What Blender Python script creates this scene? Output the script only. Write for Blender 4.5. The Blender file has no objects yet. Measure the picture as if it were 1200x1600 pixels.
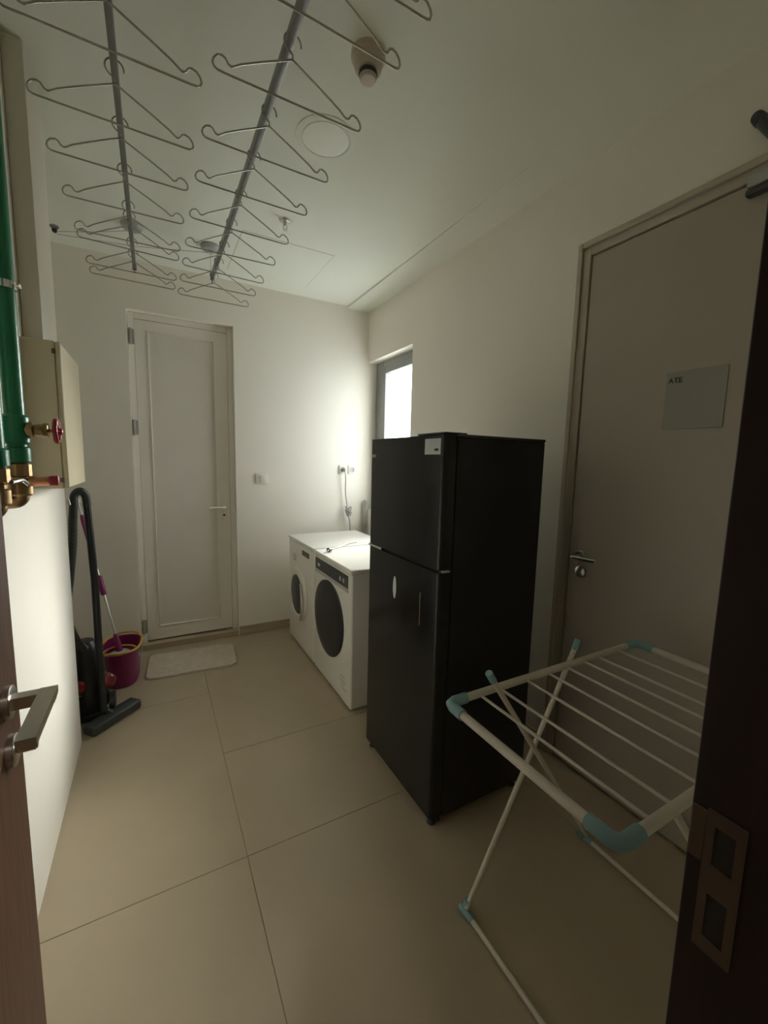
import bpy, bmesh, math, random
from mathutils import Vector, Matrix
random.seed(4)
PI = math.pi
R = math.radians
scn = bpy.context.scene
COL = scn.collection

# ------------------------------------------------------------ camera
cam_d = bpy.data.cameras.new('camera')
cam = bpy.data.objects.new('camera', cam_d)
COL.objects.link(cam)
cam.location = (0.0, 0.0, 1.460)
cam.rotation_euler = (R(83.077), R(-1.355), R(-28.785))
cam_d.sensor_fit = 'HORIZONTAL'
cam_d.sensor_width = 36.0
cam_d.lens = 650.39 / 1200 * 36.0
cam_d.clip_start = 0.02
scn.camera = cam

# ------------------------------------------------------------ world and daylight
world = bpy.data.worlds.new('world'); scn.world = world
world.use_nodes = True
bg = world.node_tree.nodes['Background']
bg.inputs[0].default_value = (0.90, 0.96, 1.0, 1)
bg.inputs[1].default_value = 4.3
bg.inputs[0].default_value = (0.95, 0.97, 1.0, 1)
sun_d = bpy.data.lights.new('hazy_sun', 'SUN'); sun_d.energy = 12.5; sun_d.angle = R(38); sun_d.color = (1.0, 0.97, 0.92)
sun = bpy.data.objects.new('hazy_sun', sun_d); COL.objects.link(sun)
sun.location = (5.0, 5.2, 5.0)
sun.rotation_euler = Vector((2.1, 1.75, 1.05)).to_track_quat('Z', 'Y').to_euler()
portal = bpy.data.lights.new('window_portal', 'AREA')
portal.shape = 'RECTANGLE'; portal.size = 0.72; portal.size_y = 1.35
portal.cycles.is_portal = True
po = bpy.data.objects.new('window_portal', portal); COL.objects.link(po)
po.location = (1.90, 3.08, 1.68); po.rotation_euler = (0, R(90), 0)
po.rotation_euler = Vector((1, 0, 0)).to_track_quat('Z', 'Y').to_euler()

# dim fill light added in the unseen corridor behind the open door
corr = bpy.data.lights.new('corridor_fill', 'AREA')
corr.shape = 'DISK'; corr.size = 0.25; corr.energy = 3.0; corr.color = (1.0, 0.93, 0.82)
co = bpy.data.objects.new('corridor_fill', corr); COL.objects.link(co)
co.location = (0.35, -0.85, 2.70)

scn.view_settings.view_transform = 'Standard'
scn.view_settings.look = 'None'
scn.view_settings.gamma = 1.0
scn.view_settings.use_curve_mapping = False
scn.view_settings.exposure = 1.08
scn.cycles.max_bounces = 14
scn.cycles.diffuse_bounces = 9
scn.cycles.glossy_bounces = 5
scn.cycles.transmission_bounces = 6
scn.cycles.transparent_max_bounces = 8
scn.cycles.sample_clamp_indirect = 8
scn.cycles.use_denoising = True
scn.cycles.caustics_reflective = False
scn.cycles.caustics_refractive = False

# ------------------------------------------------------------ materials
def mat(name, col, rough=0.6, metal=0.0, var=0.0, scale=6.0, bump=0.0, bscale=60.0, coat=0.0, spec=0.5, stretch=None):
    m = bpy.data.materials.new(name); m.use_nodes = True
    nt = m.node_tree; N = nt.nodes; L = nt.links
    b = N['Principled BSDF']
    b.inputs['Roughness'].default_value = rough
    b.inputs['Metallic'].default_value = metal
    b.inputs['Coat Weight'].default_value = coat
    b.inputs['Specular IOR Level'].default_value = spec
    tc = N.new('ShaderNodeTexCoord'); mp = N.new('ShaderNodeMapping')
    L.new(tc.outputs['Object'], mp.inputs[0])
    if stretch: mp.inputs['Scale'].default_value = stretch
    n = N.new('ShaderNodeTexNoise'); n.inputs['Scale'].default_value = scale; n.inputs['Detail'].default_value = 5
    L.new(mp.outputs[0], n.inputs['Vector'])
    cr = N.new('ShaderNodeValToRGB')
    v = max(var, 0.01)
    cr.color_ramp.elements[0].position = 0.3; cr.color_ramp.elements[1].position = 0.7
    cr.color_ramp.elements[0].color = tuple(c * (1 - v) for c in col) + (1,)
    cr.color_ramp.elements[1].color = tuple(min(1, c * (1 + v)) for c in col) + (1,)
    L.new(n.outputs['Fac'], cr.inputs[0]); L.new(cr.outputs[0], b.inputs['Base Color'])
    if bump:
        n2 = N.new('ShaderNodeTexNoise'); n2.inputs['Scale'].default_value = bscale; n2.inputs['Detail'].default_value = 3
        L.new(mp.outputs[0], n2.inputs['Vector'])
        bp = N.new('ShaderNodeBump'); bp.inputs['Strength'].default_value = bump; bp.inputs['Distance'].default_value = 0.004
        L.new(n2.outputs['Fac'], bp.inputs['Height']); L.new(bp.outputs[0], b.inputs['Normal'])
    return m

M = {}
M['wall'] = mat('wall_paint', (0.85, 0.815, 0.735), 0.75, var=0.02, scale=1.5, bump=0.12, bscale=90)
M['ceil'] = mat('ceiling_paint', (0.83, 0.85, 0.765), 0.8, var=0.02, scale=1.2, bump=0.06, bscale=70)
M['tile'] = mat('beige_tile', (0.46, 0.385, 0.275), 0.33, var=0.05, scale=3.0, bump=0.03, bscale=25, spec=0.45)
M['grout'] = mat('grout', (0.30, 0.25, 0.18), 0.9, var=0.1)
M['base'] = mat('skirting_tile', (0.44, 0.36, 0.25), 0.4, var=0.06)
M['door_white'] = mat('door_white', (0.82, 0.785, 0.715), 0.35, var=0.015)
M['panel_white'] = mat('panel_white', (0.74, 0.70, 0.635), 0.45, var=0.015)
M['door_grey'] = mat('door_cream', (0.44, 0.395, 0.33), 0.42, var=0.02)
M['casing'] = mat('door_casing', (0.50, 0.455, 0.37), 0.45, var=0.03)
M['gap'] = mat('dark_gap', (0.02, 0.018, 0.016), 0.8)
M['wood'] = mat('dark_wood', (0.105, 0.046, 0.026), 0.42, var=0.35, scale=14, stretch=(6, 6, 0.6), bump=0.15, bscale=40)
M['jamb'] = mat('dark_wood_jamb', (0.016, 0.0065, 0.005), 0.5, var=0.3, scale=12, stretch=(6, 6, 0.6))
M['steel'] = mat('brushed_steel', (0.62, 0.60, 0.55), 0.28, metal=1.0, var=0.04, scale=40, stretch=(1, 1, 12))
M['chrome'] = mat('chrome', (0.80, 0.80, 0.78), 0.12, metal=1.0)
M['alu'] = mat('aluminium_wire', (0.50, 0.49, 0.44), 0.27, metal=1.0, var=0.05)
M['rail'] = mat('aluminium_rail', (0.26, 0.26, 0.26), 0.42, metal=0.9, var=0.08, scale=12)
M['brass'] = mat('brass', (0.33, 0.22, 0.11), 0.38, metal=1.0, var=0.2, scale=25)
M['copper'] = mat('copper', (0.62, 0.28, 0.16), 0.35, metal=0.9, var=0.15)
M['green'] = mat('green_pipe_plastic', (0.010, 0.185, 0.085), 0.33, var=0.08, scale=8)
M['red'] = mat('red_paint', (0.33, 0.02, 0.025), 0.35, var=0.1)
M['cream'] = mat('cream_metal', (0.55, 0.48, 0.33), 0.45, var=0.03)
M['duct'] = mat('trunking_plastic', (0.66, 0.62, 0.52), 0.5, var=0.03)
M['black_gloss'] = mat('fridge_glass_black', (0.014, 0.014, 0.014), 0.17, var=0.05, coat=0.0, spec=0.38)
M['black_matte'] = mat('fridge_side_black', (0.014, 0.014, 0.015), 0.42, var=0.1, bump=0.1, bscale=200, spec=0.35)
M['black'] = mat('black_plastic', (0.022, 0.023, 0.024), 0.38, var=0.1)
M['dkgrey'] = mat('dark_grey_plastic', (0.05, 0.055, 0.055), 0.4, var=0.1)
M['hose'] = mat('grey_hose', (0.075, 0.08, 0.07), 0.45, var=0.1)
M['red_clear'] = mat('red_translucent_plastic', (0.20, 0.015, 0.018), 0.12, var=0.1, coat=0.5)
M['white'] = mat('appliance_white', (0.78, 0.76, 0.71), 0.30, var=0.01)
M['white_pl'] = mat('white_plastic', (0.80, 0.78, 0.71), 0.35, var=0.01)
M['panel_dark'] = mat('control_panel', (0.035, 0.04, 0.045), 0.2, var=0.05)
M['lgrey'] = mat('light_grey_plastic', (0.42, 0.42, 0.40), 0.35, var=0.02)
M['porthole'] = mat('porthole_glass', (0.02, 0.021, 0.024), 0.3, var=0.1, spec=0.35)
M['purple'] = mat('magenta_plastic', (0.22, 0.012, 0.10), 0.35, var=0.06)
M['yellow'] = mat('yellow_plastic', (0.62, 0.40, 0.07), 0.4, var=0.05)
M['mat'] = mat('cream_cotton_mat', (0.66, 0.58, 0.47), 0.95, var=0.08, scale=30, bump=0.8, bscale=260)
M['rack'] = mat('rack_white_paint', (0.66, 0.62, 0.54), 0.4, var=0.03)
M['blue'] = mat('pale_blue_plastic', (0.22, 0.39, 0.42), 0.4, var=0.04)
M['cable'] = mat('grey_cable', (0.30, 0.30, 0.27), 0.5, var=0.05)
M['wframe'] = mat('grey_window_frame', (0.30, 0.31, 0.30), 0.4, var=0.03)
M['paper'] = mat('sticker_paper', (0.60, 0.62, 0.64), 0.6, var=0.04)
M['ink'] = mat('dark_ink', (0.035, 0.035, 0.03), 0.7)
M['sign'] = mat('sign_acrylic', (0.34, 0.335, 0.285), 0.35, var=0.02)
M['lamp'] = mat('lamp_diffuser', (0.86, 0.88, 0.80), 0.35, var=0.01)
M['bulkhead'] = mat('smoke_detector_plastic', (0.55, 0.47, 0.38), 0.5, var=0.05)
M['cord'] = mat('steel_cord', (0.38, 0.37, 0.33), 0.5, var=0.05)
M['strike'] = mat('strike_plate_bronze', (0.13, 0.095, 0.07), 0.4, metal=0.5, var=0.15)
g = bpy.data.materials.new('window_glass'); g.use_nodes = True
nt = g.node_tree; nt.nodes.remove(nt.nodes['Principled BSDF'])
mx = nt.nodes.new('ShaderNodeMixShader'); tr = nt.nodes.new('ShaderNodeBsdfTransparent'); gl = nt.nodes.new('ShaderNodeBsdfGlossy')
gl.inputs['Roughness'].default_value = 0.02; tr.inputs[0].default_value = (0.96, 0.98, 0.97, 1)
mx.inputs[0].default_value = 0.06
nt.links.new(tr.outputs[0], mx.inputs[1]); nt.links.new(gl.outputs[0], mx.inputs[2])
nt.links.new(mx.outputs[0], nt.nodes['Material Output'].inputs[0])
M['glass'] = g

# ------------------------------------------------------------ helpers
def tag(o, label=None, cat=None, group=None, kind=None):
    if label: o['label'] = label
    if cat: o['category'] = cat
    if group: o['group'] = group
    if kind: o['kind'] = kind
    return o

def empty(name, loc=(0, 0, 0), rz=0, label=None, cat=None, group=None, kind=None):
    o = bpy.data.objects.new(name, None); COL.objects.link(o)
    o.location = loc; o.rotation_euler = (0, 0, rz); o.empty_display_size = 0.05
    return tag(o, label, cat, group, kind)

def obj(name, bm, m, parent=None, smooth=None, loc=(0, 0, 0)):
    bmesh.ops.recalc_face_normals(bm, faces=bm.faces)
    me = bpy.data.meshes.new(name); bm.to_mesh(me); bm.free()
    me.materials.append(M[m] if isinstance(m, str) else m)
    if smooth is not None:
        for p in me.polygons: p.use_smooth = True
        me.set_sharp_from_angle(angle=R(smooth))
    o = bpy.data.objects.new(name, me); COL.objects.link(o)
    o.location = loc
    if parent: o.parent = parent
    return o

def box(bm, x0, x1, y0, y1, z0, z1, bev=0.0, seg=2):
    vs = [bm.verts.new((x, y, z)) for x in (x0, x1) for y in (y0, y1) for z in (z0, z1)]
    f = [(0, 1, 3, 2), (4, 6, 7, 5), (0, 4, 5, 1), (2, 3, 7, 6), (0, 2, 6, 4), (1, 5, 7, 3)]
    fs = [bm.faces.new([vs[i] for i in q]) for q in f]
    if bev > 0:
        es = list({e for fa in fs for e in fa.edges})
        bmesh.ops.bevel(bm, geom=es, offset=bev, segments=seg, profile=0.5, affect='EDGES')
    return bm

def B(name, m, parent, x0, x1, y0, y1, z0, z1, bev=0.0, seg=2, smooth=None):
    bm = bmesh.new(); box(bm, x0, x1, y0, y1, z0, z1, bev, seg)
    return obj(name, bm, m, parent, smooth if smooth is not None else (40 if bev > 0 else None))

def tube(bm, pts, r, seg=10, closed=False, caps=True, r_fn=None):
    pts = [Vector(p) for p in pts]; n = len(pts)
    t0 = (pts[1] - pts[0]).normalized()
    up = Vector((0, 0, 1)) if abs(t0.z) < 0.9 else Vector((1, 0, 0))
    u = t0.cross(up).normalized(); rings = []
    for i, p in enumerate(pts):
        if closed: t = (pts[(i + 1) % n] - pts[i - 1]).normalized()
        elif i == 0: t = t0
        elif i == n - 1: t = (pts[-1] - pts[-2]).normalized()
        else: t = ((pts[i + 1] - p).normalized() + (p - pts[i - 1]).normalized()).normalized()
        u = (u - t * u.dot(t)).normalized(); w = t.cross(u)
        rr = r_fn(i / (n - 1)) if r_fn else (r[i] if isinstance(r, (list, tuple)) else r)
        rings.append([bm.verts.new(p + (u * math.cos(2 * PI * k / seg) + w * math.sin(2 * PI * k / seg)) * rr) for k in range(seg)])
    m = n if closed else n - 1
    for i in range(m):
        a, b = rings[i], rings[(i + 1) % n]
        for k in range(seg):
            bm.faces.new((a[k], a[(k + 1) % seg], b[(k + 1) % seg], b[k]))
    if caps and not closed:
        bm.faces.new(rings[0][::-1]); bm.faces.new(rings[-1])
    return bm

def T(name, m, parent, pts, r, seg=10, closed=False):
    bm = bmesh.new(); tube(bm, pts, r, seg, closed)
    return obj(name, bm, m, parent, 50)

def smooth_path(pts, k=6):
    pts = [Vector(p) for p in pts]; out = []
    for i in range(len(pts) - 1):
        p0 = pts[max(i - 1, 0)]; p1 = pts[i]; p2 = pts[i + 1]; p3 = pts[min(i + 2, len(pts) - 1)]
        for j in range(k):
            t = j / k
            out.append(0.5 * ((2 * p1) + (p2 - p0) * t + (2 * p0 - 5 * p1 + 4 * p2 - p3) * t * t + (3 * p1 - p0 - 3 * p2 + p3) * t ** 3))
    out.append(pts[-1]); return out

def lathe(bm, prof, origin=(0, 0, 0), axis='z', seg=32, sy=1.0):
    """prof: list of (radius, height along axis)"""
    o = Vector(origin); rings = []
    for r, h in prof:
        ring = []
        for k in range(seg):
            a = 2 * PI * k / seg; c, s = r * math.cos(a), r * math.sin(a) * sy
            v = {'z': Vector((c, s, h)), 'x': Vector((h, c, s)), 'y': Vector((c, h, s))}[axis]
            ring.append(bm.verts.new(o + v))
        rings.append(ring)
    for a, b in zip(rings, rings[1:]):
        for k in range(seg):
            bm.faces.new((a[k], a[(k + 1) % seg], b[(k + 1) % seg], b[k]))
    if prof[0][0] > 0: bm.faces.new(rings[0][::-1])
    if prof[-1][0] > 0: bm.faces.new(rings[-1])
    return bm

def LT(name, m, parent, prof, origin=(0, 0, 0), axis='z', seg=32, sy=1.0, smooth=35):
    bm = bmesh.new(); lathe(bm, prof, origin, axis, seg, sy)
    return obj(name, bm, m, parent, smooth)

def text_obj(name, s, size, m, parent, mw, ext=0.0006):
    cu = bpy.data.curves.new(name, 'FONT'); cu.body = s; cu.size = size; cu.extrude = ext
    tmp = bpy.data.objects.new('tmp_text', cu); COL.objects.link(tmp)
    bpy.context.view_layer.update()
    me = bpy.data.meshes.new_from_object(tmp.evaluated_get(bpy.context.evaluated_depsgraph_get()))
    bpy.data.objects.remove(tmp); bpy.data.curves.remove(cu)
    me.transform(mw); me.materials.clear(); me.materials.append(M[m]); me.name = name
    o = bpy.data.objects.new(name, me); COL.objects.link(o); o.parent = parent
    return o

# ------------------------------------------------------------ dimensions (metres)
XL, XW = -0.374, 1.712        # left wall face, right wall face
XR = -0.95                    # left side of the niche behind the left wall's end
YE = 2.447                    # end of the left wall
YB = 3.456                    # far wall face
YN = 0.19                     # near wall face (camera stands in its doorway)
ZC = 2.774
WY0, WY1, WZ0, WZ1 = 2.716, 3.456, 1.00, 2.330     # window opening
DY0, DY1, DZ = 0.42, 1.326, 2.426                  # right door opening
FX0, FX1, FZ = -0.126, 0.567, 2.451                # far door opening

# ------------------------------------------------------------ setting: floor with tiles
bm = bmesh.new(); box(bm, -1.25, 1.95, -1.75, 3.75, -0.12, -0.0025)
floor = obj('floor', bm, 'grout'); tag(floor, 'beige tiled floor of the laundry room', 'floor', kind='structure')
tm = {}
xs = [-1.2, -0.95, 0.25, 1.45, 1.86]; y = 1.43 + 0.61 * 4
ys = [-1.62 ] + [1.43 + 0.61 * k for k in range(-5, 4)] + [3.62]
YJ_L = [-1.62, -0.99, 0.22, 1.43, 2.65, 3.62]; YJ_R = [-1.62, -0.99, 0.22, 1.43, 2.04, 3.26, 3.62]
for i in range(len(xs) - 1):
    ys = YJ_L if xs[i] < 0.2 else YJ_R
    for j in range(len(ys) - 1):
        w, d = xs[i + 1] - xs[i] - 0.0022, ys[j + 1] - ys[j] - 0.0022
        key = (round(w, 3), round(d, 3))
        if key not in tm:
            bm = bmesh.new(); box(bm, -w / 2, w / 2, -d / 2, d / 2, -0.010, 0.0)
            bmesh.ops.bevel(bm, geom=[e for e in bm.edges if all(v.co.z > -0.001 for v in e.verts)], offset=0.0008, segments=1, affect='EDGES')
            t = obj('tile', bm, 'tile', floor); tm[key] = t.data
        else:
            t = bpy.data.objects.new('tile', tm[key]); COL.objects.link(t); t.parent = floor
        t.location = ((xs[i] + xs[i + 1]) / 2, (ys[j] + ys[j + 1]) / 2, 0)

# walls (solid, with openings)
bm = bmesh.new()
box(bm, -0.55, XL, YN, YE, 0, ZC)
box(bm, XR - 0.15, XL - 0.02, YE - 0.14, YE, 0, ZC)
box(bm, XR - 0.15, XR, YE - 0.1, YB + 0.2, 0, ZC)
tag(obj('wall_left', bm, 'wall'), 'white left wall that ends before the vacuum cleaner niche', 'wall', kind='structure')
bm = bmesh.new()
box(bm, XR - 0.15, FX0, YB, YB + 0.2, 0, ZC)
box(bm, FX1, XW + 0.3, YB, YB + 0.2, 0, ZC)
box(bm, FX0, FX1, YB, YB + 0.2, FZ, ZC)
tag(obj('wall_far', bm, 'wall'), 'off-white far wall holding the narrow white door', 'wall', kind='structure')
bm = bmesh.new()
X2 = XW + 0.24
box(bm, XW, X2, -0.2, DY0, 0, ZC)
box(bm, XW, X2, DY0, DY1, DZ, ZC)
box(bm, XW, X2, DY1, WY0, 0, ZC)
box(bm, XW, X2, WY0, WY1, 0, WZ0)
box(bm, XW, X2, WY0, WY1, WZ1, ZC)
tag(obj('wall_right', bm, 'wall'), 'off-white right wall with the bright window', 'wall', kind='structure')
bm = bmesh.new()
box(bm, -1.3, -0.31, -0.12, YN, 0, ZC)
box(bm, 0.56, 1.95, -0.12, YN, 0, ZC)
box(bm, -0.31, 0.56, -0.12, YN, 2.20, ZC)
tag(obj('wall_near', bm, 'wall'), 'wall around the doorway the picture is taken from', 'wall', kind='structure')
bm = bmesh.new()
box(bm, -1.35, -1.2, -1.7, -0.12, 0, ZC)
box(bm, 1.85, 2.0, -1.7, -0.12, 0, ZC)
box(bm, -1.35, 2.0, -1.8, -1.62, 0, ZC)
tag(obj('wall_corridor', bm, 'wall'), 'corridor walls behind the open doorway', 'wall', kind='structure')
bm = bmesh.new()
box(bm, -1.35, 2.0, -1.8, 3.75, ZC, ZC + 0.12)
ceil = tag(obj('ceiling', bm, 'ceil'), 'plain pale ceiling over the laundry room', 'ceiling', kind='structure')
bm = bmesh.new(); box(bm, 1.508, XW, 1.30, YB, ZC - 0.018, ZC)
for v in bm.verts:
    if v.co.y < 2 and v.co.z < ZC - 0.001: v.co.z = ZC - 0.0005
obj('lowered_strip', bm, 'ceil', ceil)
B('access_panel', 'ceil', ceil, 0.505, 1.072, 2.690, 3.258, ZC - 0.0014, ZC)
B('panel_gap', 'casing', ceil, 0.502, 1.075, 2.687, 3.261, ZC - 0.0008, ZC)

# skirting
bm = bmesh.new()
box(bm, FX1 + 0.004, XW, YB - 0.010, YB, 0, 0.078, 0.002, 1)
tag(obj('baseboard_far', bm, 'base'), 'beige tile skirting between the far door and the washing machines', 'baseboard', kind='structure')
bm = bmesh.new()
box(bm, XR, FX0 - 0.004, YB - 0.010, YB, 0, 0.078, 0.002, 1)
tag(obj('baseboard_niche', bm, 'base'), 'beige tile skirting behind the mop bucket', 'baseboard', kind='structure')
bm = bmesh.new()
box(bm, XW - 0.010, XW, DY1 + 0.012, YB, 0, 0.078, 0.002, 1)
tag(obj('baseboard_right', bm, 'base'), 'beige tile skirting behind the black refrigerator', 'baseboard', kind='structure')

# ------------------------------------------------------------ window
win = empty('window_1', (XW + 0.12, (WY0 + WY1) / 2, WZ0), 0, 'bright window with grey frame above the refrigerator', 'window', kind='structure')
def wl(x, y, z): return (x - win.location.x, y - win.location.y, z - win.location.z)
bm = bmesh.new()
fx0, fx1 = 0.0 - 0.030, 0.03
a0, a1 = WY0 - win.location.y, WY1 - win.location.y
h = WZ1 - WZ0
SW = 0.125     # the far stile is wider than the near one
for (p, q, r_, s) in ((a0, a0 + 0.055, 0, h), (a1 - SW, a1, 0, h), (a0 + 0.055, a1 - SW, h - 0.055, h), (a0 + 0.055, a1 - SW, 0, 0.055)):
    box(bm, fx0, fx1, p, q, r_, s, 0.003, 1)
obj('window_frame', bm, 'wframe', win, 40)
bm = bmesh.new()
i0, i1, j0, j1 = a0 + 0.056, a1 - SW - 0.001, 0.056, h - 0.056
for (p, q, r_, s) in ((i0, i0 + 0.06, j0, j1), (i1 - 0.06, i1, j0, j1), (i0 + 0.06, i1 - 0.06, j1 - 0.055, j1), (i0 + 0.06, i1 - 0.06, j0, j0 + 0.055)):
    box(bm, fx0 - 0.012, fx1 - 0.012, p, q, r_, s, 0.004, 1)
sash = obj('window_sash', bm, 'wframe', win, 40)
B('pane', 'glass', win, -0.006, -0.001, i0 + 0.055, i1 - 0.055, j0 + 0.05, j1 - 0.05)
B('window_sill', 'white_pl', win, -0.119, -0.031, a0 + 0.001, a1 - 0.001, 0.0, 0.012, 0.002, 1)

# ------------------------------------------------------------ far door
d2 = empty('door_2', (FX0, YB + 0.06, 0), 0, 'narrow white panelled door in the far wall', 'door', kind='structure')
W = FX1 - FX0
bm = bmesh.new()
for (p, q, r_, s) in ((0.001, 0.038, 0, FZ - 0.001), (W - 0.038, W - 0.001, 0, FZ - 0.001), (0.038, W - 0.038, FZ - 0.042, FZ - 0.001)):
    box(bm, p, q, 0.0, 0.06, r_, s, 0.002, 1)
obj('door_frame', bm, 'door_white', d2, 40)
B('threshold', 'base', d2, 0.001, W - 0.001, -0.055, 0.07, 0.0, 0.045, 0.002, 1)
bm = bmesh.new()
lx0, lx1, lz0, lz1 = 0.040, W - 0.040, 0.058, FZ - 0.045
pl0, pl1, pz0, pz1 = 0.118, W - 0.128, 0.155, 2.335
for (p, q, r_, s) in ((lx0, pl0, lz0, lz1), (pl1, lx1, lz0, lz1), (pl0, pl1, pz1, lz1), (pl0, pl1, lz0, pz0)):
    box(bm, p, q, 0.004, 0.048, r_, s)
leaf2 = obj('door_leaf', bm, 'door_white', d2)
bm = bmesh.new()
for (p, q, r_, s) in ((pl0, pl0 + 0.009, pz0, pz1), (pl1 - 0.009, pl1, pz0, pz1), (pl0 + 0.009, pl1 - 0.009, pz1 - 0.009, pz1), (pl0 + 0.009, pl1 - 0.009, pz0, pz0 + 0.009)):
    box(bm, p, q, -0.001, 0.02, r_, s, 0.003, 2)
obj('panel_bead', bm, 'door_white', d2, 40)
B('door_panel', 'panel_white', d2, pl0 + 0.001, pl1 - 0.001, 0.013, 0.03, pz0 + 0.001, pz1 - 0.001)
for z in (2.285, 1.660, 0.172):
    bm = bmesh.new(); tube(bm, [(0.018, -0.008, z - 0.055), (0.018, -0.008, z + 0.055)], 0.0085, 10)
    box(bm, 0.004, 0.040, -0.004, 0.003, z - 0.050, z + 0.050, 0.001, 1)
    obj('hinge', bm, 'sign', d2, 40)
B('handle_plate', 'white_pl', d2, W - 0.104, W - 0.070, -0.006, 0.004, 0.955, 1.165, 0.004, 2)
bm = bmesh.new()
tube(bm, smooth_path([(W - 0.087, -0.004, 1.070), (W - 0.087, -0.045, 1.070), (W - 0.100, -0.055, 1.070), (W - 0.20, -0.052, 1.068)], 5), 0.0085, 10)
obj('door_handle', bm, 'white_pl', d2, 50)
bm = bmesh.new(); lathe(bm, [(0.009, -0.009), (0.009, 0.0)], (W - 0.087, 0, 1.005), 'y', 14)
obj('keyhole', bm, 'dkgrey', d2, 40)
B('wall_behind', 'wall', d2, -0.02, W + 0.02, 0.075, 0.135, 0.0, FZ)

# ------------------------------------------------------------ right door
d3 = empty('door_3', (XW, DY1, 0), 0, 'cream flush door in the right wall with a small sign', 'door', kind='structure')
Wd = DY1 - DY0
bm = bmesh.new()
for (p, q, r_, s) in ((-0.012, 0.010, 0, DZ + 0.012), (-Wd - 0.010, -Wd + 0.012, 0, DZ + 0.012), (-Wd + 0.012, -0.012, DZ - 0.012, DZ + 0.012)):
    box(bm, -0.012, -0.0005, p, q, r_, s, 0.003, 1)
obj('door_casing', bm, 'casing', d3, 40)
bm = bmesh.new()
for (p, q, r_, s) in ((-0.046, -0.001, 0, DZ - 0.001), (-Wd + 0.001, -Wd + 0.046, 0, DZ - 0.001), (-Wd + 0.046, -0.046, DZ - 0.046, DZ - 0.001)):
    box(bm, 0.003, 0.12, p, q, r_, s, 0.002, 1)
obj('door_frame', bm, 'casing', d3, 40)
B('door_gap', 'gap', d3, 0.035, 0.045, -Wd + 0.045, -0.045, 0.0, DZ - 0.045)
B('door_leaf', 'door_grey', d3, 0.006, 0.030, -Wd + 0.050, -0.0545, 0.012, DZ - 0.0545, 0.001, 1)
bm = bmesh.new(); lathe(bm, [(0.024, -0.006), (0.026, -0.004), (0.026, 0.006)], (0, -0.112, 1.047), 'x', 20)
obj('rosette', bm, 'steel', d3, 40)
bm = bmesh.new()
tube(bm, smooth_path([(0.0, -0.112, 1.047), (-0.045, -0.112, 1.047), (-0.055, -0.122, 1.048), (-0.055, -0.225, 1.050)], 5), 0.008, 10)
obj('door_handle', bm, 'steel', d3, 50)
bm = bmesh.new(); lathe(bm, [(0.014, -0.012), (0.026, -0.005), (0.026, 0.006)], (0, -0.122, 0.975), 'x', 20)
obj('lock_rosette', bm, 'steel', d3, 40)

sg = empty('door_sign', (XW + 0.005, 0.815, 1.71), 0, 'grey rectangular sign plate fixed on the cream right door', 'sign')
B('sign_plate', 'sign', sg, -0.004, 0.0, -0.098, 0.098, -0.105, 0.105, 0.001, 1)
text_obj('lettering', 'ATE', 0.027, 'ink', sg, Matrix.Translation((-0.0045, 0.090, 0.066)) @ Matrix.Rotation(R(-90), 4, 'Z') @ Matrix.Rotation(R(90), 4, 'X'))

# door closer over the right door
dc = empty('door_closer', (XW - 0.013, 0.62, 2.335), 0, 'grey door closer at the head of the cream right door', 'door closer')
B('closer_body', 'lgrey', dc, -0.022, 0.014, -0.14, 0.095, 0.010, 0.050, 0.006, 2)
B('closer_base', 'dkgrey', dc, -0.018, 0.016, -0.14, 0.098, -0.012, 0.008, 0.006, 2)
bm = bmesh.new()
tube(bm, [(-0.006, -0.06, 0.045), (-0.006, 0.03, 0.115), (-0.004, 0.080, 0.200)], [0.010, 0.013, 0.016], 10)
obj('closer_arm', bm, 'hose', dc, 50)
LT('arm_joint', 'hose', dc, [(0.015, -0.022), (0.017, -0.018), (0.019, 0.004), (0.019, 0.012)], (0, 0.088, 0.214), 'x', 18)

# ------------------------------------------------------------ near open door (brown) and jamb
d1 = empty('door_1', (-0.228, 0.0, 0), 0, 'dark brown wooden door standing open at the left edge', 'door', kind='structure')
B('door_leaf', 'wood', d1, -0.022, 0.022, -0.02, 0.836, 0.008, 2.18, 0.002, 1)
HX = 0.022
for (yy, zz) in ((0.772, 1.092), (0.772, 1.015)):
    bm = bmesh.new(); lathe(bm, [(0.024, 0.0), (0.024, 0.008), (0.022, 0.009), (0.006, 0.009)], (HX, yy, zz), 'x', 28)
    obj('rosette', bm, 'steel', d1, 40)
bm = bmesh.new()
box(bm, HX + 0.006, HX + 0.060, 0.760, 0.779, 1.083, 1.101)
box(bm, HX + 0.040, HX + 0.062, 0.640, 0.7795, 1.090, 1.1015)
obj('door_handle', bm, 'steel', d1, 40)
bm = bmesh.new()
box(bm, HX + 0.008, HX + 0.034, 0.766, 0.778, 1.009, 1.021, 0.003, 1)
obj('thumb_turn', bm, 'steel', d1, 40)

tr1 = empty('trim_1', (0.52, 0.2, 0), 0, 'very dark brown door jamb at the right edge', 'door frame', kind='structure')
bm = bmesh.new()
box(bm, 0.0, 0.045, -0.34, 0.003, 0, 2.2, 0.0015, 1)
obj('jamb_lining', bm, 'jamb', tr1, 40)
B('jamb_casing', 'jamb', tr1, 0.045, 0.11, -0.008, 0.004, 0, 2.24, 0.002, 1)
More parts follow.
